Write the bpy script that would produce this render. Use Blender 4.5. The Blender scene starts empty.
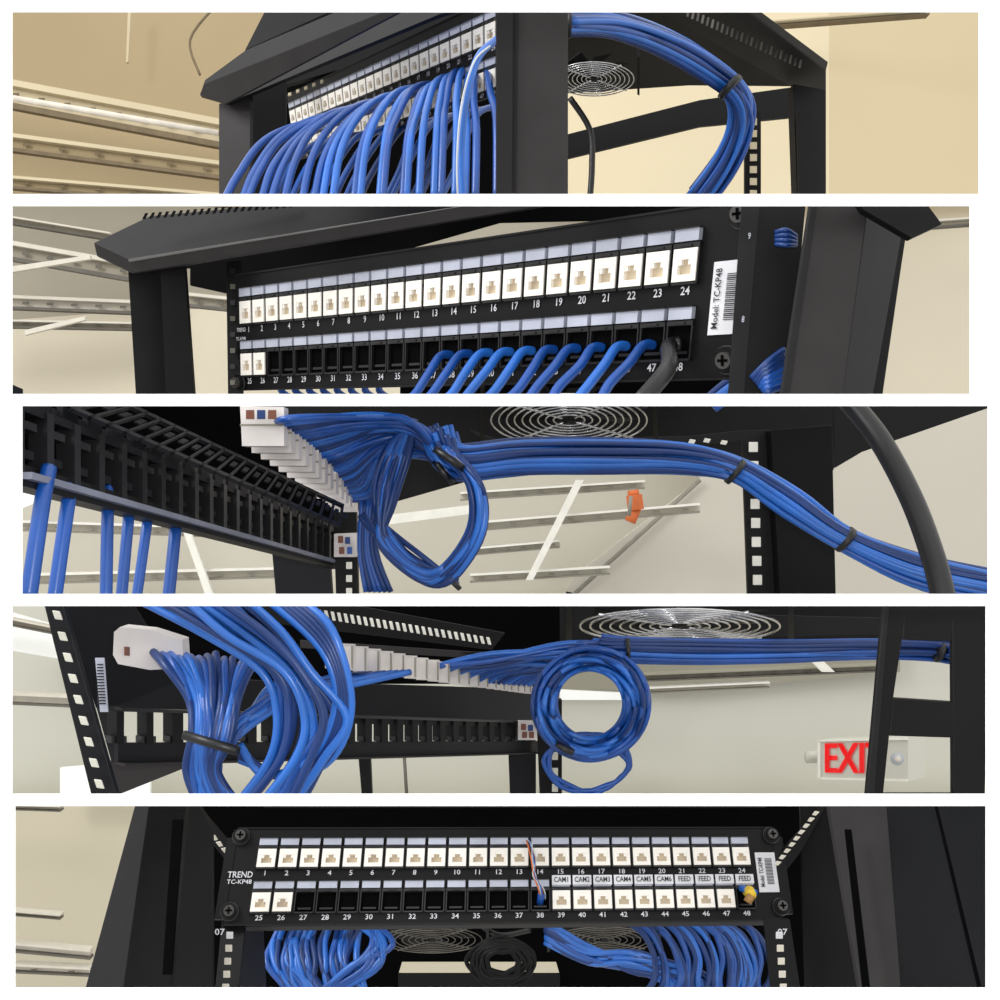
import bpy, math, random
from mathutils import Vector, Matrix
random.seed(7)
sc=bpy.context.scene
try:
    sc.view_settings.view_transform='Standard'; sc.view_settings.look='None'
except Exception as e: print(e)

def P(x,y,d): return Vector(((x-500)/1000*d, d, (500-y)/1000*d))
def lin(c):
    r=[]
    for v in c:
        v/=255; r.append(v/12.92 if v<=.04045 else ((v+.055)/1.055)**2.4)
    return r
M={}
def mat(name,c,rough=.5,metal=0,spec=.5,var=.12,scale=40,bump=0,emit=0):
    m=bpy.data.materials.new(name); m.use_nodes=True; nt=m.node_tree; b=nt.nodes['Principled BSDF']
    l=lin(c)
    tc=nt.nodes.new('ShaderNodeTexCoord'); n=nt.nodes.new('ShaderNodeTexNoise'); n.inputs['Scale'].default_value=scale; n.inputs['Detail'].default_value=3
    nt.links.new(tc.outputs['Object'],n.inputs['Vector'])
    r=nt.nodes.new('ShaderNodeValToRGB')
    r.color_ramp.elements[0].position=.3; r.color_ramp.elements[1].position=.7
    r.color_ramp.elements[0].color=[x*(1-var) for x in l]+[1]; r.color_ramp.elements[1].color=[min(1,x*(1+var)) for x in l]+[1]
    nt.links.new(n.outputs['Fac'],r.inputs['Fac']); nt.links.new(r.outputs['Color'],b.inputs['Base Color'])
    b.inputs['Roughness'].default_value=rough; b.inputs['Metallic'].default_value=metal; b.inputs['Specular IOR Level'].default_value=spec
    if emit:
        b.inputs['Emission Color'].default_value=l+[1]; b.inputs['Emission Strength'].default_value=emit
    if bump:
        bp=nt.nodes.new('ShaderNodeBump'); bp.inputs['Strength'].default_value=bump; bp.inputs['Distance'].default_value=.001
        nt.links.new(n.outputs['Fac'],bp.inputs['Height']); nt.links.new(bp.outputs['Normal'],b.inputs['Normal'])
    M[name]=m
mat('black',(12,12,13),.5,spec=.2)
mat('black_deep',(5,5,6),.8,spec=.03)
mat('steel_dark',(27,26,27),.55,spec=.18,bump=.1)
mat('steel_mid',(44,42,42),.55,spec=.2,bump=.1)
mat('steel_blue',(18,19,23),.5,spec=.22)
mat('bezel',(26,26,28),.35,spec=.45)
mat('screw',(64,62,60),.3,spec=.6)
mat('lip',(120,124,140),.3,spec=.5)
mat('label',(172,176,190),.4)
mat('labelw',(210,210,214),.5)
mat('jack',(240,235,226),.4,var=.04)
mat('jack2',(214,208,204),.45,var=.08)
mat('jackin',(196,180,154),.5)
mat('ink',(205,205,210),.5)
mat('inkb',(30,30,35),.6)
mat('blue',(18,72,150),.33,spec=.55,var=.2,scale=25)
mat('blue2',(34,98,184),.33,spec=.55,var=.18,scale=25)
mat('blue3',(12,48,106),.4,spec=.45,var=.2,scale=25)
mat('silver',(185,190,195),.3)
mat('cable_black',(16,16,17),.4,spec=.5)
mat('chrome',(205,205,205),.22,metal=.85)
mat('fan_black',(9,9,10),.6,spec=.15)
mat('red',(235,25,30),.5,emit=.25)
mat('orange',(205,105,50),.6)
mat('yellow',(225,190,50),.5)
mat('gold',(150,110,60),.4)
mat('brown',(110,60,40),.5)
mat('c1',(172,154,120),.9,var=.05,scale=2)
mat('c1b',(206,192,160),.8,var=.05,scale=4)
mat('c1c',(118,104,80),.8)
mat('w1',(212,196,160),.9,var=.03,scale=2)
mat('w1b',(222,208,176),.9,var=.03,scale=2)
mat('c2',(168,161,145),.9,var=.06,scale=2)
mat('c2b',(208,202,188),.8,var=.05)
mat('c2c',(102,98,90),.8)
mat('w2',(208,199,178),.9,var=.03,scale=2)
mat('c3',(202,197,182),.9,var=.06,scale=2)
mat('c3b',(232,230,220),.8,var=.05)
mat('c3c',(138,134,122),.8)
mat('w3',(198,193,180),.9,var=.04,scale=2)
mat('w4',(200,199,187),.9,var=.04,scale=2)
mat('w4b',(238,240,236),.8,var=.03,emit=.15)
mat('c4',(150,146,130),.9,var=.06,scale=2)
mat('w5',(198,190,168),.9,var=.04,scale=2)
mat('board',(255,255,255),.9,spec=.1,var=0)
mat('pipe',(222,214,200),.6)

_tc={}
def text_geo(s):
    if s in _tc: return _tc[s]
    c=bpy.data.curves.new('t','FONT'); c.body=s; c.align_x='CENTER'; c.align_y='CENTER'; c.size=1; c.resolution_u=2; c.offset=.012
    o=bpy.data.objects.new('t',c); sc.collection.objects.link(o)
    bpy.context.view_layer.update()
    me=o.evaluated_get(bpy.context.evaluated_depsgraph_get()).to_mesh()
    r=([v.co.copy() for v in me.vertices],[tuple(p.vertices) for p in me.polygons])
    bpy.data.objects.remove(o); bpy.data.curves.remove(c)
    _tc[s]=r; return r

class Frame:
    def __init__(s,tl,tr,br,bl,d0,nu=1,nv=1):
        r=[P(*q,1.0) for q in (tl,tr,br,bl)]
        A=Matrix(((r[1].x,-r[2].x,r[3].x),(r[1].y,-r[2].y,r[3].y),(r[1].z,-r[2].z,r[3].z)))
        sol=A.inverted()@r[0]
        p0=r[0]; p1=r[1]*sol[0]; p3=r[3]*sol[2]
        k=d0/p0.y
        s.O=p0*k; s.U=(p1-p0)*k/nu; s.V=(p3-p0)*k/nv
        n=s.U.cross(s.V).normalized()
        if n.dot(s.O)>0: n=-n
        s.N=n
    def __call__(s,u,v,w=0): return s.O+s.U*u+s.V*v+s.N*w

def planar(pts):
    # make the polygon truly flat: 1/depth is affine in x,y on a plane (least squares)
    if len(pts)<4: return pts
    mx=sum(p[0] for p in pts)/len(pts); my=sum(p[1] for p in pts)/len(pts)
    A=[[0]*3 for _ in range(3)]; bb=[0]*3
    for x,y,d in pts:
        r=(1,(x-mx)/100,(y-my)/100)
        for i in range(3):
            bb[i]+=r[i]/d
            for j in range(3): A[i][j]+=r[i]*r[j]
    for i in range(3): A[i][i]+=1e-4
    s=Matrix(A).inverted()@Vector(bb)
    out=[]
    for x,y,d in pts:
        q=s[0]+s[1]*(x-mx)/100+s[2]*(y-my)/100
        q=max(q,.7/d); q=min(q,1.4/d)
        out.append((x,y,1/q))
    return out

class B:
    def __init__(s,name): s.name=name; s.v=[]; s.f=[]; s.m=[]; s.sm=[]; s.mats=[]
    def mi(s,m):
        if m not in s.mats: s.mats.append(m)
        return s.mats.index(m)
    def add(s,vs,fs,m,smooth=False):
        o=len(s.v); s.v+=[Vector(v) for v in vs]
        k=s.mi(m)
        for f in fs: s.f.append(tuple(i+o for i in f)); s.m.append(k); s.sm.append(smooth)
    def prism(s,pts,ext,m):
        n=len(pts); vs=list(pts)+[p+ext for p in pts]
        fs=[tuple(range(n)),tuple(range(2*n-1,n-1,-1))]+[(i,i+n,(i+1)%n+n,(i+1)%n) for i in range(n)]
        s.add(vs,fs,m)
    def slab(s,pts,m,t=.004):
        s.prism([P(*p) for p in planar(pts)],Vector((0,t,0)),m)
    def box(s,F,u0,u1,v0,v1,w0,w1,m):
        vs=[F(u,v,w) for w in (w0,w1) for v in (v0,v1) for u in (u0,u1)]
        s.add(vs,[(0,1,3,2),(4,6,7,5),(0,4,5,1),(2,3,7,6),(0,2,6,4),(1,5,7,3)],m)
    def tube(s,pts,r,m,n=8,sub=5,closed=False):
        pts=[Vector(p) for p in pts]; L=len(pts); path=[]
        if L==2: path=[pts[0].lerp(pts[1],i/2) for i in range(3)]
        else:
            segs=L if closed else L-1
            for i in range(segs):
                if closed: a,b,c,d=pts[(i-1)%L],pts[i],pts[(i+1)%L],pts[(i+2)%L]
                else: a,b,c,d=pts[max(i-1,0)],pts[i],pts[i+1],pts[min(i+2,L-1)]
                for j in range(sub):
                    t=j/sub
                    path.append(.5*((2*b)+(c-a)*t+(2*a-5*b+4*c-d)*t*t+(3*b-a-3*c+d)*t**3))
            if not closed: path.append(pts[-1])
        K=len(path); vs=[]; nrm=None
        for i,p in enumerate(path):
            if closed: t=path[(i+1)%K]-path[i-1]
            else: t=path[min(i+1,K-1)]-path[max(i-1,0)]
            if t.length<1e-9: t=Vector((0,1,0))
            t.normalize()
            if nrm is None:
                nrm=t.orthogonal().normalized()
            nrm=(nrm-t*nrm.dot(t))
            if nrm.length<1e-6: nrm=t.orthogonal()
            nrm.normalize(); bn=t.cross(nrm)
            for k in range(n):
                a=2*math.pi*k/n
                vs.append(p+(nrm*math.cos(a)+bn*math.sin(a))*r)
        fs=[]
        for i in range(K if closed else K-1):
            for k in range(n):
                i2=(i+1)%K
                fs.append((i*n+k,i*n+(k+1)%n,i2*n+(k+1)%n,i2*n+k))
        if not closed:
            fs.append(tuple(range(n-1,-1,-1))); fs.append(tuple(range((K-1)*n,K*n)))
        s.add(vs,fs,m,True)
    def text(s,F,u,v,w,su,sv,txt,m):
        vs,fs=text_geo(txt)
        s.add([F(u+p.x*su,v-p.y*sv,w) for p in vs],fs,m)
    def done(s,parent=None,bevel=0):
        me=bpy.data.meshes.new(s.name); me.from_pydata([tuple(v) for v in s.v],[],s.f)
        for m in s.mats: me.materials.append(M[m])
        me.polygons.foreach_set('material_index',s.m); me.polygons.foreach_set('use_smooth',s.sm)
        me.validate(); me.update()
        o=bpy.data.objects.new(s.name,me); sc.collection.objects.link(o)
        if bevel:
            b=o.modifiers.new('b','BEVEL'); b.width=bevel; b.segments=2; b.limit_method='ANGLE'
        if parent: o.parent=parent
        return o

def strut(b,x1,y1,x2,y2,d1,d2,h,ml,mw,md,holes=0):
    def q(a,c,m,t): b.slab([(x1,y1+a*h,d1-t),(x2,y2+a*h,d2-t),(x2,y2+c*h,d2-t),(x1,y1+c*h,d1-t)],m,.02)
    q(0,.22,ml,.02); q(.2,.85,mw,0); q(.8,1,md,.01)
    for i in range(holes):
        t=(i+.5)/holes; x=x1+(x2-x1)*t; y=y1+(y2-y1)*t; d=d1+(d2-d1)*t-.012
        b.slab([(x-3,y+.45*h,d),(x+3,y+.45*h,d),(x+3,y+.6*h,d),(x-3,y+.6*h,d)],md,.002)

def jackport(b,F,u,v,filled=True):
    b.box(F,u-.47,u-.42,v-.27,v+.25,0,.003,'bezel'); b.box(F,u+.42,u+.47,v-.27,v+.25,0,.003,'bezel')
    b.box(F,u-.47,u+.47,v+.22,v+.25,0,.003,'bezel'); b.box(F,u-.47,u+.47,v-.28,v-.22,0,.0035,'bezel')
    b.box(F,u-.2,u+.2,v-.265,v-.235,.0035,.0045,'steel_mid')
    if filled:
        b.box(F,u-.42,u-.24,v-.21,v+.21,.0,.004,'jack'); b.box(F,u+.24,u+.42,v-.21,v+.21,0,.004,'jack')
        b.box(F,u-.24,u+.24,v-.21,v-.07,0,.004,'jack'); b.box(F,u-.24,u+.24,v+.12,v+.21,0,.004,'jack')
        b.box(F,u-.24,u+.24,v-.07,v+.12,0,.001,'jackin')
        b.box(F,u-.24,u-.12,v-.07,v+.0,.001,.0036,'jack'); b.box(F,u+.12,u+.24,v-.07,v+.0,.001,.0036,'jack')
    else:
        b.box(F,u-.42,u+.42,v-.21,v+.21,0,.0005,'black_deep')
        b.box(F,u-.3,u+.3,v+.12,v+.16,.0005,.0015,'bezel')

def patch_front(F,filled,ends,name='patch_panel',ns=.34,nsv=.155):
    b=B(name)
    uL,uR,vT,vB=ends
    b.box(F,uL,uR,vT,vB,-.004,0,'black')
    b.box(F,uL,uR,vT,vT+.03,-.02,.001,'steel_dark'); b.box(F,uL,uR,vB-.03,vB,-.02,.001,'steel_dark')
    for r in (0,1):
        for i in range(24):
            n=i+1+24*r
            jackport(b,F,i,r,n in filled)
            b.box(F,i-.42,i+.42,r-.46,r-.30,0,.004,'label')
            b.box(F,i-.44,i+.44,r-.47,r-.455,0,.005,'bezel')
            b.text(F,i,r+.335,.0006,ns,nsv,str(n),'ink')
    return b

def fan(name,cx,cy,rx,ry,d0,rings=8,rr=.0009,ring_mat='chrome'):
    b=B(name); R=rx*d0/1000
    def G(u,v,up=0): 
        return P(cx+rx*u,cy+ry*v,d0+R*.9*v)+Vector((0,0,up))
    n=28
    for k in range(rings):
        q=.2+.8*k/(rings-1)
        b.tube([G(q*math.cos(2*math.pi*i/n),q*math.sin(2*math.pi*i/n)) for i in range(n)],rr,ring_mat,6,2,True)
    for a in (.7,.7+math.pi/2,.7+math.pi,.7+1.5*math.pi):
        b.tube([G(.12*math.cos(a),.12*math.sin(a)),G(1.06*math.cos(a),1.06*math.sin(a))],rr*1.3,ring_mat,6)
    hub=[G(.2*math.cos(2*math.pi*i/20),.2*math.sin(2*math.pi*i/20),.004) for i in range(20)]
    b.prism(hub,Vector((0,0,.012)),'fan_black')
    for j in range(7):
        a=j*2*math.pi/7
        pts=[G(.2*math.cos(a),.2*math.sin(a),.006),G(.9*math.cos(a+.2),.9*math.sin(a+.2),.006),G(.9*math.cos(a+.75),.9*math.sin(a+.75),.012),G(.2*math.cos(a+.6),.2*math.sin(a+.6),.012)]
        b.prism(pts,Vector((0,0,.001)),'fan_black')
    for s in (-1,1):
        b.prism([G(s*1.08,-1.08,.003),G(s*1.14,-1.14,.003),G(s*1.14,1.14,.003),G(s*1.08,1.08,.003)],Vector((0,0,.01)),'fan_black')
    return b

def bundle(b,path,n,spread,r,mats=('blue','blue2','blue3'),sub=5,twist=.12):
    for i in range(n):
        a=i*2.39996+random.uniform(-.2,.2); q=math.sqrt((i+.5)/n); drift=random.uniform(-twist,twist)
        pts=[]
        for j,(x,y,d) in enumerate(path):
            s=spread[j] if isinstance(spread,(list,tuple)) else spread
            aa=a+j*drift+random.uniform(-.08,.08); qq=min(1.05,max(0,q+random.uniform(-.06,.06)))
            pts.append(P(x+s*qq*math.cos(aa),y+s*qq*math.sin(aa),d-s*.001*d*math.sqrt(max(0,1-qq*qq))*(.9 if i%2 else -.9)))
        b.tube(pts,r,random.choice(mats),8,sub)
def tie(b,p1,p2,r):
    b.tube([P(*p1),P(*p2)],r,'cable_black',14)
def wallobj(name,pts,m):
    b=B(name); b.slab(pts,m,.02); return b.done()
R=random.uniform

# ---------------- front wall with five openings ----------------
b=B('wall_front'); D=.35
rows=[(12,12,979,194),(12,206,970,394),(22,406,988,594),(12,606,986,794),(15,806,986,988)]
def bp(x0,y0,x1,y1): b.slab([(x0,y0,D),(x1,y0,D),(x1,y1,D),(x0,y1,D)],'board',.0004)
bp(-60,-60,1060,12); bp(-60,988,1060,1060)
for i,(x0,y0,x1,y1) in enumerate(rows):
    bp(-60,y0,x0,y1); bp(x1,y0,1060,y1)
    if i<4: bp(-60,y1,1060,rows[i+1][1])
b.done()

# ================= PANEL 1 =================
wallobj('ceiling',[(-400,5,2.6),(700,5,2.6),(700,200,2.6),(-400,200,2.6)],'c1')
wallobj('wall_right',[(560,5,2.5),(829,5,2.3),(829,200,2.3),(560,200,2.5)],'w1b')
wallobj('wall_back',[(829,5,2.3),(1400,5,2.5),(1400,200,2.5),(829,200,2.3)],'w1')
b=B('ceiling_strut')
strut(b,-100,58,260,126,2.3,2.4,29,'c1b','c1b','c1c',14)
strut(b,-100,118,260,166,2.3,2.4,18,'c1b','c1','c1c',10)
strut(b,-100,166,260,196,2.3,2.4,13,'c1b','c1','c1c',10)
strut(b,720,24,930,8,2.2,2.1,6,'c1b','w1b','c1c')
b.slab([(128,6,2.5),(131,6,2.5),(128,62,2.5),(126,62,2.5)],'c1b',.01)
b.tube([P(215,6,2.3),P(190,40,2.3),P(200,75,2.3)],.003,'c1c')
b.tube([P(12,98,2.22),P(218,133,2.3)],.007,'pipe')
b.done()
b=B('server_rack_cabinet')
b.slab([(252,82,1.3),(502,5,1.3),(502,198,1.3),(252,198,1.3)],'black_deep')
b.slab([(222,96,.97),(300,52,.97),(480,5,.97),(502,5,.97),(502,22,.97),(290,84,.97),(225,108,.97)],'black',.006)
b.slab([(200,95,.92),(205,80,.92),(246,50,.9),(345,8,.82),(470,5,.72),(440,14,.74),(228,103,.9)],'steel_dark',.006)
b.slab([(200,94,.89),(204,84,.89),(400,5,.69),(412,5,.68),(225,104,.885)],'steel_mid',.003)
b.slab([(245,50,1.0),(268,5,1.02),(345,5,1.0)],'black',.02)
b.slab([(219,104,.90),(250,93,.89),(250,198,.89),(219,198,.90)],'steel_mid',.008)
b.slab([(250,93,.89),(286,78,.93),(286,198,.93),(250,198,.89)],'steel_dark',.004)
b.slab([(250,93,.88),(253,92,.88),(253,198,.88),(250,198,.88)],'black',.002)
for k in range(5):
    x=288+k*8;
    b.slab([(x,93-k*3.2,.85),(x+3,92-k*3.2,.85),(x+3,95-k*3.2,.85),(x,96-k*3.2,.85)],'c1b',.002)
b.slab([(496,5,.55),(568,5,.55),(568,198,.55),(496,198,.55)],'steel_mid',.006)
b.slab([(515,5,.548),(518,5,.548),(516,198,.548),(513,198,.548)],'black',.001)
b.slab([(496,5,.547),(513,5,.547),(512,198,.547),(496,198,.547)],'steel_dark',.001)
b.slab([(568,5,.95),(662,5,.95),(800,85,1.15),(690,84,1.15),(568,92,1.1)],'black',.004)
b.slab([(655,5,.85),(745,5,.85),(826,64,1.05),(826,94,1.08),(795,86,1.08)],'steel_dark',.006)
b.slab([(742,5,.82),(752,5,.82),(828,62,1.0),(826,70,1.0)],'steel_mid',.003)
for i in range(24):
    t=i/23; x=688+112*t; y=12+51*t; d=.82+.18*t
    b.slab([(x,y-4,d),(x+2.2,y-3.5,d),(x+.5,y+5,d),(x-1.7,y+4.5,d)],'c2c' if i%2 else 'screw',.001)
b.slab([(568,134,1.2),(700,100,1.2),(800,86,1.2),(800,116,1.2),(700,126,1.2),(568,158,1.2)],'black',.006)
b.slab([(793,84,1.05),(826,90,1.05),(826,198,1.05),(797,198,1.05)],'steel_dark',.02)
b.slab([(797,112,1.04),(812,112,1.04),(814,198,1.04),(799,198,1.04)],'black',.004)
b.slab([(745,112,1.15),(761,112,1.15),(761,198,1.15),(745,198,1.15)],'black',.006)
for k in range(7):
    y=118+k*12; b.slab([(750,y,1.148),(757,y,1.148),(757,y+7,1.148),(750,y+7,1.148)],'w1b',.001)
b.done(bevel=.0008)
F=Frame((296,116),(494,32),(494,78),(300,147),1.05,23,1)
b=patch_front(F,set(range(1,49)),(-1,25,-.75,1.4)); b.done()
b=B('ethernet_cable_bundle')
for i in range(23):
    t=i/22; j=lambda a:random.uniform(-a,a)
    x0=352+141*t; y0=115-54*t+j(4); xe=230+262*t+j(7); dx=x0-xe
    b.tube([P(x0+4,y0+2,.84),P(x0-.30*dx-6,y0+9-4*t,.78),P(x0-.66*dx-4+j(2),y0+36-6*(1-t)+j(4),.74),P(xe+.1*dx,y0+62,.71),P(xe,199,.69)],.0028,random.choice(['blue','blue2','blue']),8,6)
for i in range(12):
    t=i/11; x0=325+165*t; xe=x0-50+R(-6,6)
    b.tube([P(x0+10,140-34*t,.93),P(x0-14,146-30*t,.9),P(xe+14,170,.88),P(xe,199,.86)],.0028,random.choice(['blue3','blue']),8,5)
b.tube([P(496,40,.68),P(478,58,.66),P(466,100,.65),P(461,150,.65),P(463,199,.65)],.0026,'blue2',8,6)
b.tube([P(490,46,.668),P(474,62,.65),P(461.5,105,.64),P(457,160,.64),P(458,199,.64)],.0007,'silver',8,6)
b.done()
b=B('ethernet_cable_bundle')
bundle(b,[(560,22,.72),(610,24,.76),(655,38,.8),(700,62,.84),(734,90,.86),(741,120,.88),(726,160,.9),(698,199,.92)],30,[13,12,13,14,12,13,14,14],.0024)
tie(b,(728,85,.845),(732,89,.845),.0122)
tie(b,(567,24,.715),(571,24,.715),.0095)
b.done()
fan('cooling_fan',594,79,40,17,1.0,8,.0006).done()
b=B('power_cable'); b.tube([P(570,98,1.05),P(590,130,1.05),P(592,165,1.05),P(590,199,1.05)],.0032,'cable_black'); b.done()

# ================= PANEL 2 =================
wallobj('ceiling',[(-400,200,2.6),(760,200,2.6),(760,400,2.6),(-400,400,2.6)],'c2')
wallobj('wall_left',[(-400,352,2.4),(140,310,2.5),(760,300,2.5),(760,400,2.5),(-400,400,2.4)],'w2')
wallobj('wall_right',[(740,200,2.4),(1400,200,2.4),(1400,400,2.4),(740,400,2.4)],'w2')
b=B('ceiling_strut')
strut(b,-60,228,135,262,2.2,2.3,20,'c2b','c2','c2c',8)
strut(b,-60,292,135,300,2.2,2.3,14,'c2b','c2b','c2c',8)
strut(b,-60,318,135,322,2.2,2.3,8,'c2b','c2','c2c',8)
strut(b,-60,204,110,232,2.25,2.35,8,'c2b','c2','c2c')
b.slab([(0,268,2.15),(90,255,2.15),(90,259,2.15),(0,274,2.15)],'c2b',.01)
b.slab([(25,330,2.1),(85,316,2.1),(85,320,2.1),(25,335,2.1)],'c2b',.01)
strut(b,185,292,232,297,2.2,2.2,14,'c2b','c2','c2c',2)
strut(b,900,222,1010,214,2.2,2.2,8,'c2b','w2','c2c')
b.done()
b=B('server_rack_cabinet')
b.slab([(130,262,.95),(270,203,.97),(800,200,.75),(800,215,.75),(500,222,.8),(240,296,.92),(190,285,.93),(190,268,.93)],'black_deep',.004)
b.slab([(94,243,.82),(150,216,.84),(290,203,.84),(530,203,.74),(135,273,.80),(97,256,.81)],'steel_dark',.006)
b.slab([(94,243,.79),(97,256,.79),(132,273,.785),(560,203,.6),(480,203,.62),(128,259,.78)],'steel_mid',.004)
b.slab([(128,259,.775),(480,203,.615),(484,203,.612),(129,262,.775)],'screw',.001)
for i in range(22):
    x=142+i*7; y=219-i*.55
    b.slab([(x,y,.79),(x+3,y-.3,.79),(x+6,y-6,.8),(x+3,y-6,.8)],'black_deep',.001)
b.slab([(240,280,1.1),(765,206,1.1),(765,392,1.1),(740,399,1.1),(400,399,1.1),(400,330,1.1),(240,330,1.1)],'black_deep',.004)
b.slab([(128,270,.8),(180,258,.82),(180,398,.82),(136,398,.8)],'steel_dark',.01)
b.slab([(160,262,.79),(184,257,.8),(194,398,.8),(166,398,.79)],'black',.006)
b.slab([(226,262,.82),(240,260,.82),(242,398,.82),(228,398,.82)],'black',.006)
for k in range(8):
    y=268+k*16; b.slab([(230,y,.815),(235,y,.815),(235,y+5,.815),(230,y+5,.815)],'c2c' if k%2 else 'bezel',.001)
b.slab([(745,201,.5),(806,201,.5),(788,399,.5),(730,399,.5)],'black',.006)
b.slab([(742,201,.497),(760,201,.497),(744,399,.497),(728,399,.497)],'steel_dark',.001)
b.slab([(812,201,.47),(868,203,.47),(842,399,.47),(782,399,.47)],'steel_mid',.006)
b.slab([(812,201,.468),(818,201,.468),(789,399,.468),(782,399,.468)],'steel_dark',.001)
b.slab([(868,206,.475),(902,232,.5),(872,399,.5),(842,399,.475)],'steel_dark',.006)
b.slab([(896,210,.6),(906,236,.6),(902,262,.6),(882,399,.6),(872,399,.6),(884,260,.6)],'black',.006)
b.slab([(858,201,.46),(925,201,.46),(942,224,.46),(912,238,.46),(864,210,.46)],'black',.006)
F2=Frame((750,201),(800,201),(780,399),(730,399),.493)
b.text(F2,.05,.18,.001,.12,.045,'9','label'); b.text(F2,.09,.6,.001,.12,.045,'8','label')
b.done(bevel=.0006)
F=Frame((249,312),(688,265),(681,342),(250,364),.80,23,1)
b=patch_front(F,set(range(1,27)),(-1.0,25.55,-.74,1.52))
b.text(F,-.55,.33,.001,.22,.11,'TREND','ink'); b.text(F,-.6,.5,.001,.2,.09,'TC-KP48','ink')
b.box(F,23.95,25.3,0.0,.93,0,.001,'labelw')
class FR:
    def __init__(s,F,u,v): s.F=F; s.u=u; s.v=v
    def __call__(s,a,b,w=0): return s.F(s.u+b*1.0,s.v-a*.47,w)
fr=FR(F,24.6,.47)
b.text(fr,0,-.42,.0016,.24,.3,'Model: TC-KP48','inkb')
b.text(fr,.25,.5,.0016,.13,.2,'Made in China','inkb')
for i in range(24):
    a=.16+i*.025; b.box(F,24.45,24.95,a,a+random.uniform(.008,.016),.001,.0015,'inkb')
def screw(b,F,u,v,r=.5,w=.001):
    C=F(u,v,w); n=18; ul=F.U.length
    e1=F.U.normalized(); e2=F.N.cross(e1)
    for rad,h,m in ((r*1.08,.0015,'screw'),(r,.003,'black'),(r*.62,.006,'screw')):
        ps=[C+(e1*math.cos(2*math.pi*i/n)+e2*math.sin(2*math.pi*i/n))*rad*ul for i in range(n)]
        b.prism(ps,F.N*h,m)
    for a,c in ((e1,e2),(e2,e1)):
        p=C+F.N*.0062; k=r*.4*ul; q=r*.1*ul
        b.prism([p-a*k-c*q,p+a*k-c*q,p+a*k+c*q,p-a*k+c*q],F.N*.0004,'black_deep')
screw(b,F,24.75,-.55,.42); screw(b,F,24.75,1.26,.42); screw(b,F,-.75,1.35,.4)
b.done()
b=B('ethernet_cable_bundle')
for i in range(13,23):
    s=F(i,1.02,.001); ps=F(i,1.02,.012); x=500+1000*ps.x/ps.y; y=500-1000*ps.z/ps.y; d=ps.y
    k=1+(i-13)*.02
    b.tube([s,ps,P(x-11*k+R(-2,2),y+17,d-.012),P(x-26*k+R(-3,3),y+38,d-.02),P(x-36*k,402,d-.025)],.0028,random.choice(['blue','blue2','blue']),8,6)
for i in range(8):
    x=285+i*14
    b.tube([P(x,370,.9),P(x-4,390,.9),P(x+8,399,.9)],.0032,'blue',8,4)
bundle(b,[(715,399,.7),(740,380,.7),(770,365,.7),(790,330,.7)],7,10,.003)
for i in range(4): b.tube([P(776,232+i*4,.49),P(786,230+i*5,.485),P(796,236+i*3,.49)],.0012,'blue3')
for i in range(7): b.tube([P(752+i*3,378+i*3,.49),P(768,362+i*5,.485),P(784,350+i*6,.49)],.0018,random.choice(['blue','blue3']))
b.done()
b=B('power_cable'); b.tube([F(23,1.02,.001),F(22.95,1.05,.012),P(668,368,.48),P(640,402,.465)],.0042,'cable_black',10,6); b.done()

# ================= PANEL 3 =================
wallobj('ceiling',[(-400,400,2.6),(800,400,2.6),(800,600,2.6),(-400,600,2.6)],'c3')
wallobj('wall_right',[(700,400,2.4),(1400,400,2.4),(1400,600,2.4),(560,600,2.4),(575,575,2.4),(700,480,2.4)],'w3')
b=B('ceiling_strut')
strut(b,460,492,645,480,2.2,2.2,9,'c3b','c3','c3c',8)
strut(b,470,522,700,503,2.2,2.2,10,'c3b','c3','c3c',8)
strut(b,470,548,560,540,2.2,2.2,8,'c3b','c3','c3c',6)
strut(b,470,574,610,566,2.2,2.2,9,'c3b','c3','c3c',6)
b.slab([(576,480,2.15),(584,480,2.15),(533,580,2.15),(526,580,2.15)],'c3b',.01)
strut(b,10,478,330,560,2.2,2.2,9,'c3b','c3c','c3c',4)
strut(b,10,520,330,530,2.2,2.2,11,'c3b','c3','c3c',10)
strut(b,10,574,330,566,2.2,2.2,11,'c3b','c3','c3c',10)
b.slab([(18,440,2.12),(60,455,2.12),(90,480,2.12),(18,510,2.12)],'w4b',.01)
b.slab([(165,480,2.15),(172,480,2.15),(215,600,2.15),(207,600,2.15)],'c3b',.01)
b.slab([(345,520,2.15),(470,505,2.15),(470,514,2.15),(345,530,2.15)],'c3b',.01)
b.tube([P(570,598,2.38),P(700,480,2.38)],.006,'c3c',6)
b.done()
b=B('sprinkler_cap')
b.tube([P(633,490,2.1),P(634,497,2.1)],.012,'orange',12); b.tube([P(634,495,2.1),P(635,502,2.1),P(636,510,2.1)],.017,'orange',12); b.tube([P(636,508,2.1),P(630,522,2.1)],.012,'orange',12)
b.tube([P(631,496,2.06),P(629,516,2.06)],.004,'c3c',6)
b.done()
b=B('server_rack_cabinet')
b.slab([(235,401,1.3),(834,401,1.3),(834,470,1.3),(745,464,1.3),(600,468,1.3),(465,482,1.3),(360,512,1.3),(300,480,1.3)],'black',.004)
b.slab([(470,430,1.1),(500,440,1.1),(690,436,1.1),(745,430,1.1),(745,440,1.1),(690,446,1.1),(495,450,1.1)],'steel_dark',.002)
for x,y in ((690,439),(705,438),(722,440)): b.slab([(x,y,1.09),(x+6,y+1,1.09),(x+4,y+5,1.09),(x-2,y+4,1.09)],'c3b',.001)
b.slab([(833,401,1.05),(990,401,1.05),(1000,404,1.05),(862,452,1.05),(835,468,1.05)],'black',.004)
b.slab([(771,430,.98),(832,425,.95),(836,598,.95),(780,598,.98)],'black',.02)
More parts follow.
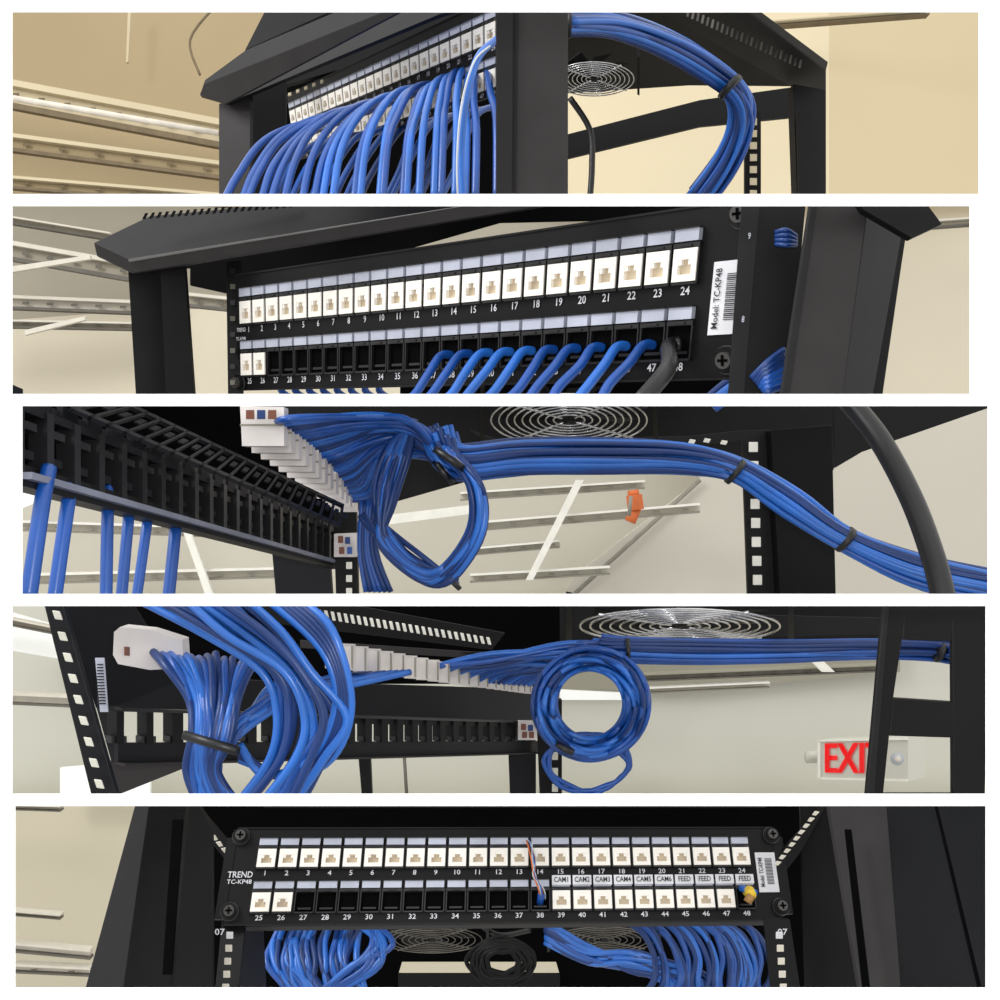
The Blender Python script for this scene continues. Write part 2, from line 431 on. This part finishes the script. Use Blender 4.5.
b.slab([(742,430,1.0),(772,430,1.0),(780,598,1.0),(748,598,1.0)],'steel_dark',.006)
for k in range(9):
    y=442+k*19; x=749+k*.6
    b.slab([(x,y,.99),(x+9,y,.99),(x+9,y+10,.99),(x,y+10,.99)],'c3b',.002)
b.slab([(272,552,.95),(330,566,.95),(332,598,.95),(276,598,.95)],'steel_blue',.01)
b.slab([(333,508,.9),(356,506,.9),(358,598,.9),(336,598,.9)],'black',.01)
for k in range(3): b.slab([(346,562+k*13,.895),(352,562+k*13,.895),(352,569+k*13,.895),(346,569+k*13,.895)],'c3b',.001)
b.done(bevel=.0006)
b=B('patch_panel')
b.slab([(5,401,.72),(248,401,.9),(345,512,.98),(338,535,.98),(5,414,.72)],'black_deep',.002)
Fp=Frame((5,402),(336,532),(336,563),(5,472),.42,23,1)
b.box(Fp,0,23,0,1,-.004,-.002,'black_deep')
b.box(Fp,0,23,-.02,.1,-.002,.006,'steel_blue'); b.box(Fp,0,23,.85,1,-.002,.004,'steel_dark')
for i in range(24):
    b.box(Fp,i-.12,i+.12,0,1,-.002,.007,'bezel'); b.box(Fp,i+.2,i+.75,.2,.32,-.002,.004,'bezel'); b.box(Fp,i+.28,i+.68,.62,.75,-.002,.0035,'steel_blue')
    b.box(Fp,i+.12,i+.3,.1,.5,-.002,.001,'steel_blue')
    b.box(Fp,i-.1,i+.5,-.28,-.02,-.002,.001,'steel_blue'); b.box(Fp,i+.55,i+.85,-.2,-.06,-.002,0,'bezel')
b.box(Fp,0,23,1.0,1.1,-.004,.012,'lip'); b.box(Fp,0,23,1.1,1.2,-.004,.008,'steel_blue')
Fq=Frame((118,401),(342,506),(338,528),(70,412),.55,20,1)
b.box(Fq,0,20,0,.12,0,.002,'steel_blue'); b.box(Fq,0,20,.9,1.0,0,.002,'steel_blue')
for i in range(21):
    b.box(Fq,i-.1,i+.1,0,1,0,.002,'steel_blue'); b.box(Fq,i+.3,i+.7,.3,.5,0,.001,'steel_blue')
for i in range(14):
    t=i/13; d=1/((1-t)/.6+t/.88)
    s=1-(1-t)**1.35
    x=240+94*s; y=406+86*s; w=44-22*s; h=40-20*s
    b.slab([(x,y,d),(x+w,y+1,d-.005),(x+w,y+h,d-.005),(x+2,y+h,d)],'jack2',.012)
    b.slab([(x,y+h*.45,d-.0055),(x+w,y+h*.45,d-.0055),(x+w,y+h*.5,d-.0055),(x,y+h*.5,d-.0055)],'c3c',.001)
    if i==0:
        for k,m in enumerate(('brown','blue3','brown')):
            b.slab([(x+6+k*11,y+4,d-.008),(x+14+k*11,y+4,d-.008),(x+14+k*11,y+13,d-.008),(x+6+k*11,y+13,d-.008)],m,.001)
b.slab([(334,534,.86),(356,533,.86),(356,557,.86),(334,557,.86)],'jack2',.01)
for x,y,m in ((338,536,'brown'),(345,537,'blue3'),(339,547,'brown'),(347,547,'blue')): b.slab([(x,y,.857),(x+5,y,.857),(x+5,y+7,.857),(x,y+7,.857)],m,.001)
b.done()
b=B('ethernet_cable_bundle')
for i in range(30):
    t=i/29; x=282+76*t; y=420+78*t; d=.6+.24*t
    b.tube([P(x-6,y+2,d),P(x+16,y-2,d-.01),P(372+10*t+R(-4,4),415+44*t+R(-3,3),.68+.08*t),P(415+R(-6,6),422+34*t,.7+.04*t),P(450+R(-7,5),458+R(-16,14),.72)],.0024,random.choice(['blue','blue2','blue3']),8,6)
bundle(b,[(440,440,.72),(456,462,.72),(520,456,.74),(600,456,.76),(680,458,.78),(735,470,.78),(790,503,.76),(845,540,.74),(920,572,.72),(1000,590,.7)],34,[18,17,17,17,15,12,15,12,17,17],.0024)
for i in range(24):
    ox,oy=R(-3,4),R(-4,4); k=.5+.6*(i/23)
    b.tube([P(447+ox,452+oy,.70),P(464+12*k+ox,485+oy,.69+R(-.01,.02)),P(464+15*k+ox,530+oy,.69+R(-.01,.02)),P(448+ox*2,556+20*k,.69),P(420+ox,557+22*k,.7),P(398-17*k+ox,542+oy,.71),P(378-8*k+i*1.1,500+oy,.72+R(-.01,.01)),P(388-6*k+i*1.2,455+oy,.72),P(412+ox,420+abs(oy),.71)],.0025,random.choice(['blue','blue2','blue3']),8,6)
for i in range(7):
    b.tube([P(360+i*3,520+R(-9,9),.8),P(378+i*4,540+R(-6,6),.79),P(420,562+R(-8,8),.78),P(458,585+R(-6,0),.78)],.0023,'blue3',8,6)
for i in range(6): b.tube([P(362+i*3,500,.82),P(361+i*3+R(-2,2),550,.82),P(366+i*5,592,.82)],.0022,random.choice(['blue','blue3']),8,4)
tie(b,(441,474,.715),(446,470,.715),.011); tie(b,(449,463,.695),(453,457,.695),.0145)
tie(b,(733,470,.775),(737,473,.775),.0113); tie(b,(843,538,.735),(847,541,.735),.0105)
tie(b,(453,585,.7),(456,582,.7),.006)
for x0,y0,x1,w in ((48,474,28,16),(72,483,54,14),(108,492,106,12),(130,502,121,11),(149,508,136,10),(176,518,168,12)):
    d=.42+.0012*(x0-40)
    b.tube([P(x0+1,y0-6,d+.01),P(x0-.3*(x0-x1),y0+30,d),P(x1,602,d-.01)],w/2000*d,'blue',12,6)
b.done()
fan('cooling_fan',569,420,78,26,.95,9,.0009).done()
b=B('power_cable'); b.tube([P(848,400,.72),P(880,440,.70),P(912,500,.68),P(934,560,.66),P(944,600,.65)],.0078,'cable_black',14,8); b.done()

# ================= PANEL 4 =================
wallobj('wall_back',[(-400,600,2.5),(1400,600,2.5),(1400,800,2.5),(-400,800,2.5)],'w4')
wallobj('ceiling',[(500,601,2.45),(900,601,2.45),(900,672,2.45),(700,690,2.45),(500,690,2.45)],'c4')
b=B('ceiling_strut')
strut(b,640,674,885,664,2.2,2.2,8,'c4','c3c','c2c',8)
strut(b,640,688,770,682,2.2,2.2,6,'c3b','c3','c3c')
b.slab([(800,650,2.15),(812,650,2.15),(835,672,2.15),(822,672,2.15)],'c3b',.01)
strut(b,-50,606,60,628,2.2,2.2,8,'c2b','c2','c2c'); strut(b,-50,690,80,696,2.2,2.2,12,'c2b','c2b','c2c')
strut(b,380,676,520,672,2.2,2.2,6,'c2b','c2','c2c')
b.tube([P(404,752,2.2),P(407,800,2.2)],.004,'c2c',6)
b.done()
b=B('ceiling_light_panel')
for q in ([(575,736),(610,738),(606,752),(580,754)],[(60,768),(110,764),(150,775),(150,800),(60,800)],[(560,690),(640,694),(640,700),(560,700)],[(8,612),(54,625),(66,660),(8,650)]):
    b.slab([(x,y,2.3) for x,y in q],'w4b',.01)
b.done()
b=B('server_rack_cabinet')
b.slab([(100,601,1.3),(640,601,1.3),(640,640,1.3),(540,668,1.3),(540,684,1.3),(350,684,1.3),(120,684,1.3)],'black_deep',.004)
b.slab([(560,601,1.15),(895,601,1.15),(895,640,1.15),(760,648,1.15),(640,662,1.15),(560,655,1.15)],'black',.004)
b.slab([(640,612,1.08),(890,618,1.08),(890,634,1.08),(640,640,1.08)],'steel_dark',.002)
b.slab([(255,601,1.0),(330,601,1.0),(505,633,1.15),(492,650,1.15),(262,622,1.0)],'steel_dark',.004)
for i in range(30):
    t=i/29; x=298+188*t; y=606+31*t; d=.96+.14*t; h=10-2*t
    b.slab([(x,y,d),(x+3.4,y+.5,d),(x+5.4,y+h,d),(x+2,y+h-.5,d)],'c3b',.001)
b.slab([(300,640,1.2),(520,655,1.2),(520,661,1.2),(300,648,1.2)],'steel_mid',.002)
b.slab([(460,652,1.18),(560,652,1.18),(560,690,1.18),(530,690,1.18),(505,672,1.18)],'black',.004)
b.slab([(43,601,.5),(62,601,.5),(118,799,.5),(92,799,.5)],'steel_blue',.004)
for k in range(9):
    t=(k+.3)/9; x=47+47*t; y=604+190*t
    b.slab([(x+3,y,.494),(x+11,y+1,.494),(x+14,y+10,.494),(x+6,y+9,.494)],'w4',.001)
b.slab([(508,744,1.0),(536,746,1.0),(536,799,1.0),(510,799,1.0)],'steel_blue',.01)
b.slab([(536,700,.98),(562,700,.98),(562,799,.98),(540,799,.98)],'black',.01)
for k in range(3): b.slab([(552,752+k*16,.975),(558,752+k*16,.975),(558,760+k*16,.975),(552,760+k*16,.975)],'w4',.001)
b.slab([(358,754,1.1),(370,754,1.1),(372,799,1.1),(362,799,1.1)],'black',.01)
b.slab([(106,762,.6),(190,756,.6),(190,766,.6),(108,799,.6)],'steel_mid',.004)
d=.42
b.slab([(884,601,d),(908,601,d),(893,702,d),(883,799,d),(866,799,d)],'black',.003)
b.slab([(952,601,d),(992,601,d),(985,799,d),(953,799,d)],'black',.003)
b.slab([(905,601,d),(954,601,d),(952,642,d),(902,640,d)],'black',.003)
b.slab([(893,698,d),(953,702,d),(955,738,d),(889,736,d)],'black',.003)
b.slab([(884,794,d),(956,794,d),(956,799,d),(883,799,d)],'black',.003)
b.slab([(884,601,.418),(890,601,.418),(874,799,.418),(866,799,.418)],'steel_dark',.001)
b.done(bevel=.0005)
b=B('patch_panel')
b.slab([(60,601,.6),(130,601,.6),(180,680,.68),(112,708,.62),(96,708,.6)],'steel_blue',.003)
b.slab([(180,678,.75),(545,690,1.1),(541,722,1.1),(112,711,.7),(112,700,.7)],'steel_blue',.003)
b.slab([(96,706,.6),(120,706,.6),(120,762,.6),(112,764,.6)],'steel_blue',.003)
Fp=Frame((118,711),(532,723),(532,741),(118,743),.556,24,1)
b.box(Fp,0,24.6,1,1.62,-.003,0,'steel_blue'); b.box(Fp,0,24.5,-.1,0,-.003,.003,'bezel')
for i in range(25):
    w=.12 if i<2 else .2
    b.box(Fp,i-w,i+w,0,1,-.006,.002,'black'); b.box(Fp,i-.25,i+.25,.78,1.0,-.004,.001,'bezel')
for i in range(6,24): b.box(Fp,i+.3,i+.7,.0,.25,-.004,0,'black')
b.box(Fp,0,24.5,1.6,1.68,-.003,.006,'steel_mid')
b.slab([(95,658,.545),(104,658,.545),(108,712,.545),(100,712,.545)],'label',.001)
for k in range(14): b.slab([(97,664+k*3,.543),(103+k*.2,664+k*3,.543),(103+k*.2,665.4+k*3,.543),(97,665.4+k*3,.543)],'inkb',.0005)
b.slab([(114,632,.54),(120,627,.54),(150,630,.55),(182,640,.56),(184,668,.56),(150,670,.55),(118,664,.54),(113,655,.54)],'jack2',.012)
Ft=Frame((118,630),(182,640),(182,666),(118,662),.528)
b.text(Ft,.62,.25,.001,.22,.42,'Cat 6','inkb'); b.text(Ft,.2,.27,.001,.22,.42,'B','brown')
for k,m in enumerate(('brown','red','brown','brown')): b.box(Ft,.08+k*.11,.14+k*.11,.5,.78,0,.001,m)
for i in range(22):
    t=i/21; s=1-(1-t)**1.5; x=325+200*s; y=655+31*s; w=28-12*s; h=24-10*s; dd=.68+.3*s
    b.slab([(x,y-h*.4,dd),(x+w,y-h*.35,dd-.004),(x+w,y+h*.6,dd-.004),(x,y+h*.55,dd)],'jack2',.012)
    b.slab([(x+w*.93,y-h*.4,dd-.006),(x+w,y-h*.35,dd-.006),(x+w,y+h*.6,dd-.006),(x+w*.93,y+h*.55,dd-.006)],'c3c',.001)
b.slab([(518,722,.95),(537,722,.95),(537,740,.95),(518,740,.95)],'jack2',.008)
for x,y,m in ((521,724,'brown'),(528,725,'blue3'),(522,732,'brown'),(529,732,'brown')): b.slab([(x,y,.946),(x+5,y,.946),(x+5,y+6,.946),(x,y+6,.946)],m,.001)
b.done()
b=B('ethernet_cable_bundle')
for i in range(14):
    t=i/13
    b.tube([P(148+110*t,650+12*t+R(-4,4),.56+.05*t),P(166+84*t,664+8*t+R(-3,3),.535+.04*t),P(188+50*t+R(-3,3),700,.53),P(192+38*t,738+R(-4,4),.52),P(190+30*t+R(-5,5),770,.52),P(198+40*t+R(-6,6),803,.52)],.0023,random.choice(['blue','blue2','blue3']),8,6)
for i in range(13):
    t=i/12; z=R(-.03,.01)
    b.tube([P(135+110*t+R(-4,4),598,.53+z),P(205+72*t+R(-7,7),634+R(-4,4),.515+z),P(262+52*t+R(-8,8),672,.51+z),P(280+62*t+R(-7,5),715+R(-4,4),.51+z),P(274+50*t+R(-7,7),758,.51+z),P(238+62*t+R(-8,8),803,.515+z)],.0022,random.choice(['blue','blue2','blue3']),8,6)
for i in range(12):
    t=i/11
    b.tube([P(410-70*t,672+3*t,.72),P(350-40*t,684+R(-3,3),.68),P(300-30*t,692+R(-8,5),.62),P(258-10*t,714+R(-6,6),.56),P(222+R(-12,12),742,.535),P(205+R(-12,14),775,.53),P(215+R(-14,20),803,.53)],.0023,random.choice(['blue','blue2','blue3']),8,6)
for i in range(6):
    b.tube([P(240,745+i*3,.53),P(265+i*5,775,.52),P(312+i*4,758,.5),P(336+i*3,704,.495),P(322+i*2,650-i*4,.495),P(268+i*6,600,.51)],.0022,random.choice(['blue2','blue3']),8,6)
tie(b,(184,735,.508),(238,751,.500),.0024)
b.done()
b=B('ethernet_cable_bundle')
for i in range(26):
    t=i/25
    b.tube([P(408+125*t,676+9*t,.84+.1*t),P(425+122*t,668+8*t,.83+.1*t),P(490+72*t,658+10*t+R(-5,5),.84+.04*t),P(575+R(-6,6),652+R(-10,14),.84),P(628,650+R(-9,9),.84)],.0024,random.choice(['blue','blue2','blue3']),8,6)
bundle(b,[(600,650,.84),(630,651,.84),(700,652,.87),(790,652,.9),(870,650,.9),(945,652,.86),(976,664,.8),(982,674,.8)],26,[14,12,13,11,10,10,11,8],.0022)
for i in range(24):
    k=.62+.38*i/23; ox,oy=R(-3,3),R(-3,3); a0=R(0,.6)
    b.tube([P(590+ox+57*k*math.cos(a0+2*math.pi*j/12),706+oy+56*k*math.sin(a0+2*math.pi*j/12),.81+R(-.012,.012)+.02*math.sin(j)) for j in range(12)],.0021,random.choice(['blue','blue2','blue3']),8,4,True)
for k in (1,.9,.95):
    b.tube([P(588+R(-3,3)+42*k*math.cos(2*math.pi*j/12),764+R(-3,2)+30*k*math.sin(2*math.pi*j/12),.86) for j in range(12)],.0021,'blue',8,4,True)
tie(b,(625,651,.835),(629,651,.835),.0108); tie(b,(939,652,.85),(941,653,.85),.009)
tie(b,(566,746,.785),(564,750,.785),.008)
b.done()
fan('cooling_fan',680,626,100,17,.95,9,.0011).done()
b=B('exit_sign')
Fe=Frame((820,740),(908,738),(908,781),(820,779),1.8)
b.box(Fe,0,1,0,1,-.04,0,'w4'); b.box(Fe,0,1,0,.04,0,.004,'c3b'); b.box(Fe,0,1,.96,1,0,.004,'c3b'); b.box(Fe,-.01,.02,0,1,0,.004,'c3b')
for o in (-.008,0,.008): b.text(Fe,.41+o,.5,.003,.34,1.05,'EXIT','red')
b.tube([P(806,757,1.85),P(818,757,1.85)],.011,'w4',12)
b.done()
b=B('bolt')
b.tube([P(897,759,.8),P(897.5,759,.79)],.005,'silver',12); b.tube([P(897.5,759,.79),P(898,759,.78)],.0025,'pipe',8); b.done()

# ================= PANEL 5 =================
wallobj('wall_back',[(-400,800,2.4),(1400,800,2.4),(1400,1080,2.4),(-400,1080,2.4)],'w5')
b=B('ceiling_strut')
strut(b,-60,936,90,950,2.2,2.2,10,'c2b','c2b','c2c'); strut(b,-60,961,90,968,2.2,2.2,9,'c2b','c2b','c2c',4); strut(b,-60,905,60,915,2.2,2.2,5,'c2b','w5','c2c'); strut(b,-60,802,60,806,2.2,2.2,6,'c2b','c2','c2c')
b.done()
b=B('server_rack_cabinet')
b.slab([(150,801,1.4),(880,801,1.4),(880,1000,1.4),(560,1000,1.4),(560,976,1.4),(556,962,1.4),(402,962,1.4),(398,976,1.4),(398,1000,1.4),(150,1000,1.4)],'black_deep',.004)
b.slab([(398,974,1.38),(560,974,1.38),(560,1000,1.38),(398,1000,1.38)],'black',.004)
b.slab([(136,801,.7),(150,801,.7),(122,1000,.62),(82,1000,.62)],'steel_dark',.01)
b.slab([(150,801,.7),(186,801,.72),(168,1000,.64),(122,1000,.62)],'black',.01)
b.slab([(186,801,.74),(196,801,.75),(212,830,.76),(212,1000,.72),(166,1000,.68)],'steel_dark',.006)
b.slab([(172,820,.68),(183,820,.68),(172,975,.62),(162,975,.62)],'black_deep',.002)
b.slab([(225,801,1.1),(790,801,1.1),(775,828,1.1),(238,828,1.1)],'black_deep',.006)
b.slab([(260,803,1.0),(770,803,1.0),(765,808,1.0),(264,808,1.0)],'black',.002)
b.slab([(184,808,.84),(198,806,.84),(250,868,.84),(236,874,.84)],'steel_dark',.004)
b.slab([(822,806,.84),(834,812,.84),(785,872,.84),(768,868,.84)],'steel_dark',.004)
for i in range(9):
    t=i/8; x=189+42*t; y=811+50*t
    b.slab([(x,y,.81),(x+5,y-1,.81),(x+8,y+4,.81),(x+4,y+5,.81)],'c2b',.001)
    x=820-38*t; b.slab([(x-5,y,.81),(x,y+1,.81),(x-4,y+5,.81),(x-8,y+4,.81)],'c2b',.001)
for (x0,x1,x2,x3,hx) in ((222,246,238,214,226),(764,790,802,772,776)):
    b.slab([(x0,920,.78),(x1,920,.78),(x2,1000,.74),(x3,1000,.74)],'black',.004)
    for k in range(5):
        y=932+k*13; xx=hx+(-1 if hx<500 else 1)*k*1.0
        b.slab([(xx,y,.73),(xx+7,y,.73),(xx+7,y+7,.73),(xx,y+7,.73)],'c2b' if k else 'labelw',.001)
b.slab([(246,920,.85),(262,920,.87),(266,1000,.87),(238,1000,.8)],'steel_dark',.004)
b.slab([(800,801,.86),(832,801,.84),(868,1000,.74),(806,1000,.78)],'black',.004)
b.slab([(828,801,.72),(890,801,.70),(906,1000,.62),(862,1000,.62)],'steel_mid',.008)
b.slab([(845,830,.68),(852,830,.68),(872,1000,.60),(864,1000,.60)],'black_deep',.002)
b.slab([(890,801,.66),(1080,801,.5),(1080,1000,.46),(906,1000,.6)],'steel_blue',.008)
b.slab([(934,801,.58),(937,801,.58),(985,1000,.5),(981,1000,.5)],'black_deep',.002)
b.text(Frame((212,925),(232,925),(232,936),(212,936),.72),.4,.6,.001,.5,.8,'07','ink')
b.text(Frame((776,925),(796,925),(796,936),(776,936),.72),.3,.6,.001,.5,.8,'07','ink')
b.done(bevel=.0008)
F=Frame((267,859),(740,857),(745,899),(261,903),.80,23,1)
filled=set(range(1,25))|{25,26}|set(range(39,48))
b=patch_front(F,filled,(-1.55,24.75,-.74,1.5),ns=.36,nsv=.16)
b.box(F,-2.0,-1.5,-.5,1.35,-.004,0,'black'); b.box(F,24.7,25.3,-.5,1.35,-.004,0,'black')
for u in (-1.35,24.7):
    screw(b,F,u,-.52,.38); screw(b,F,u,1.2,.38)
b.text(F,-1.12,.37,.001,.36,.2,'TREND','ink'); b.text(F,-1.12,.53,.001,.3,.14,'TC-KP48','ink')
for i,s in enumerate(['CAM1','CAM2','CAM3','CAM4','CAM5','CAM6','FEED','FEED','FEED','FEED']):
    u=14+i
    b.box(F,u-.45,u+.45,.45,.67,.0045,.0055,'labelw'); b.text(F,u,.56,.006,.28,.17,s,'inkb')
b.box(F,23.75,24.75,-.1,.85,.0,.0012,'labelw')
fr=FR(F,24.25,.38); b.text(fr,0,-.28,.0018,.22,.3,'Model: TC-KP48','inkb')
for i in range(18):
    a=.05+i*.035; b.box(F,24.2,24.55,a,a+.016,.0012,.0016,'inkb')
b.done()
b=B('open_wire_pairs')
for i,m in enumerate(('orange','silver','blue2','brown','silver')):
    b.tube([F(13.0+i*.06,.98,.002),F(12.8+i*.06,.85,.018),F(12.65+R(-.1,.1),.5,.012),F(12.5+i*.06,.1,.012),F(12.45+R(-.2,.2),-.35,.01)],.0006,m,6,5)
b.tube([F(13.0,1.05,.0),F(13.0,.9,.012)],.003,'blue',8); b.done()
b=B('patch_cable_plug')
b.tube([F(23.1,.85,.002),F(23.0,.9,.014),F(22.9,1.05,.022)],.004,'yellow',10); b.tube([F(22.75,.78,.006),F(23.2,.98,.018)],.0028,'blue2',10)
b.tube([F(22.7,1.2,.02),F(22.9,1.05,.022)],.0034,'gold',10); b.done()
b=B('ethernet_cable_bundle')
for i in range(26):
    x=R(280,372); w=R(8,30)
    b.tube([P(x,920,1.0+R(-.03,.03)),P(x-w*.5,940,.98),P(x-w*.6+R(-6,6),962,.96),P(x+R(-8,4),984,.95),P(x+w*.7,1001,.95)],.0031,random.choice(['blue','blue2','blue3','blue3']),8,6)
for i in range(8):
    b.tube([P(382-R(0,34),920,.97),P(393-R(0,24),945,.96),P(376-R(0,34),970,.95),P(330-R(0,45),1001,.95)],.0030,random.choice(['blue','blue2','blue3']),8,6)
b.done()
b=B('ethernet_cable_bundle')
for i in range(20):
    t=i/19
    b.tube([P(548+R(-4,6),926+18*t,1.1),P(590+R(-5,5),948+16*t,1.05),P(640+R(-8,8),962+R(-10,12),1.0),P(680+20*t,985+R(-15,10),.98),P(690+35*t,1001,.98)],.0028,random.choice(['blue','blue2','blue3']),8,6)
for i in range(28):
    x=R(645,765); w=R(10,32)
    b.tube([P(x-w,922,.97),P(x-w*.2,935,.96),P(x+w*.3,958,.95),P(x+w*.3+R(-5,5),980,.94),P(x+R(-10,10),1001,.94)],.0031,random.choice(['blue','blue2','blue3','blue3']),8,6)
b.done()
for cx in (432,604):
    fan('cooling_fan',cx,940,50,13,1.2,7,.0006,'c2c').done()
b=B('power_cable')
for i in range(7):
    k=1-i*.09
    b.tube([P(502+R(-2,2)+34*k*math.cos(2*math.pi*j/12),962+R(-1,1)+24*k*math.sin(2*math.pi*j/12),1.15-.004*i) for j in range(12)],.0026,'black',8,4,True)
b.tube([P(480,925,1.2),P(500,935,1.18),P(530,930,1.2)],.003,'cable_black')
b.done()

# ---------------- light & camera ----------------
w=bpy.data.worlds.new('World'); sc.world=w; w.use_nodes=True
nt=w.node_tree; bg=nt.nodes['Background']
tc=nt.nodes.new('ShaderNodeTexCoord'); sp=nt.nodes.new('ShaderNodeSeparateXYZ'); mr=nt.nodes.new('ShaderNodeMapRange'); cr=nt.nodes.new('ShaderNodeValToRGB')
nt.links.new(tc.outputs['Generated'],sp.inputs[0]); nt.links.new(sp.outputs['Z'],mr.inputs['Value'])
mr.inputs['From Min'].default_value=-1; mr.inputs['From Max'].default_value=1
nt.links.new(mr.outputs['Result'],cr.inputs['Fac']); nt.links.new(cr.outputs['Color'],bg.inputs['Color'])
cr.color_ramp.elements[0].position=.2; cr.color_ramp.elements[0].color=(.40,.39,.375,1)
cr.color_ramp.elements[1].position=.8; cr.color_ramp.elements[1].color=(1,.995,.98,1)
bg.inputs['Strength'].default_value=1.5
L=bpy.data.lights.new('phone_flash','AREA'); L.size=.03; L.energy=1.2; lo=bpy.data.objects.new('phone_flash',L); lo.location=(0,.0,.03); lo.rotation_euler=(math.radians(90),0,0); sc.collection.objects.link(lo)
L=bpy.data.lights.new('overhead_lamp','AREA'); L.size=.8; L.energy=26; lo=bpy.data.objects.new('overhead_lamp',L); lo.location=(-1.5,.2,1.3)
lo.rotation_euler=(Vector((0,1.1,0))-Vector(lo.location)).to_track_quat('-Z','Y').to_euler(); sc.collection.objects.link(lo)
cam=bpy.data.cameras.new('camera'); cam.lens=36; cam.sensor_width=36; cam.clip_start=.01
co=bpy.data.objects.new('camera',cam); co.rotation_euler=(math.radians(90),0,0); sc.collection.objects.link(co); sc.camera=co
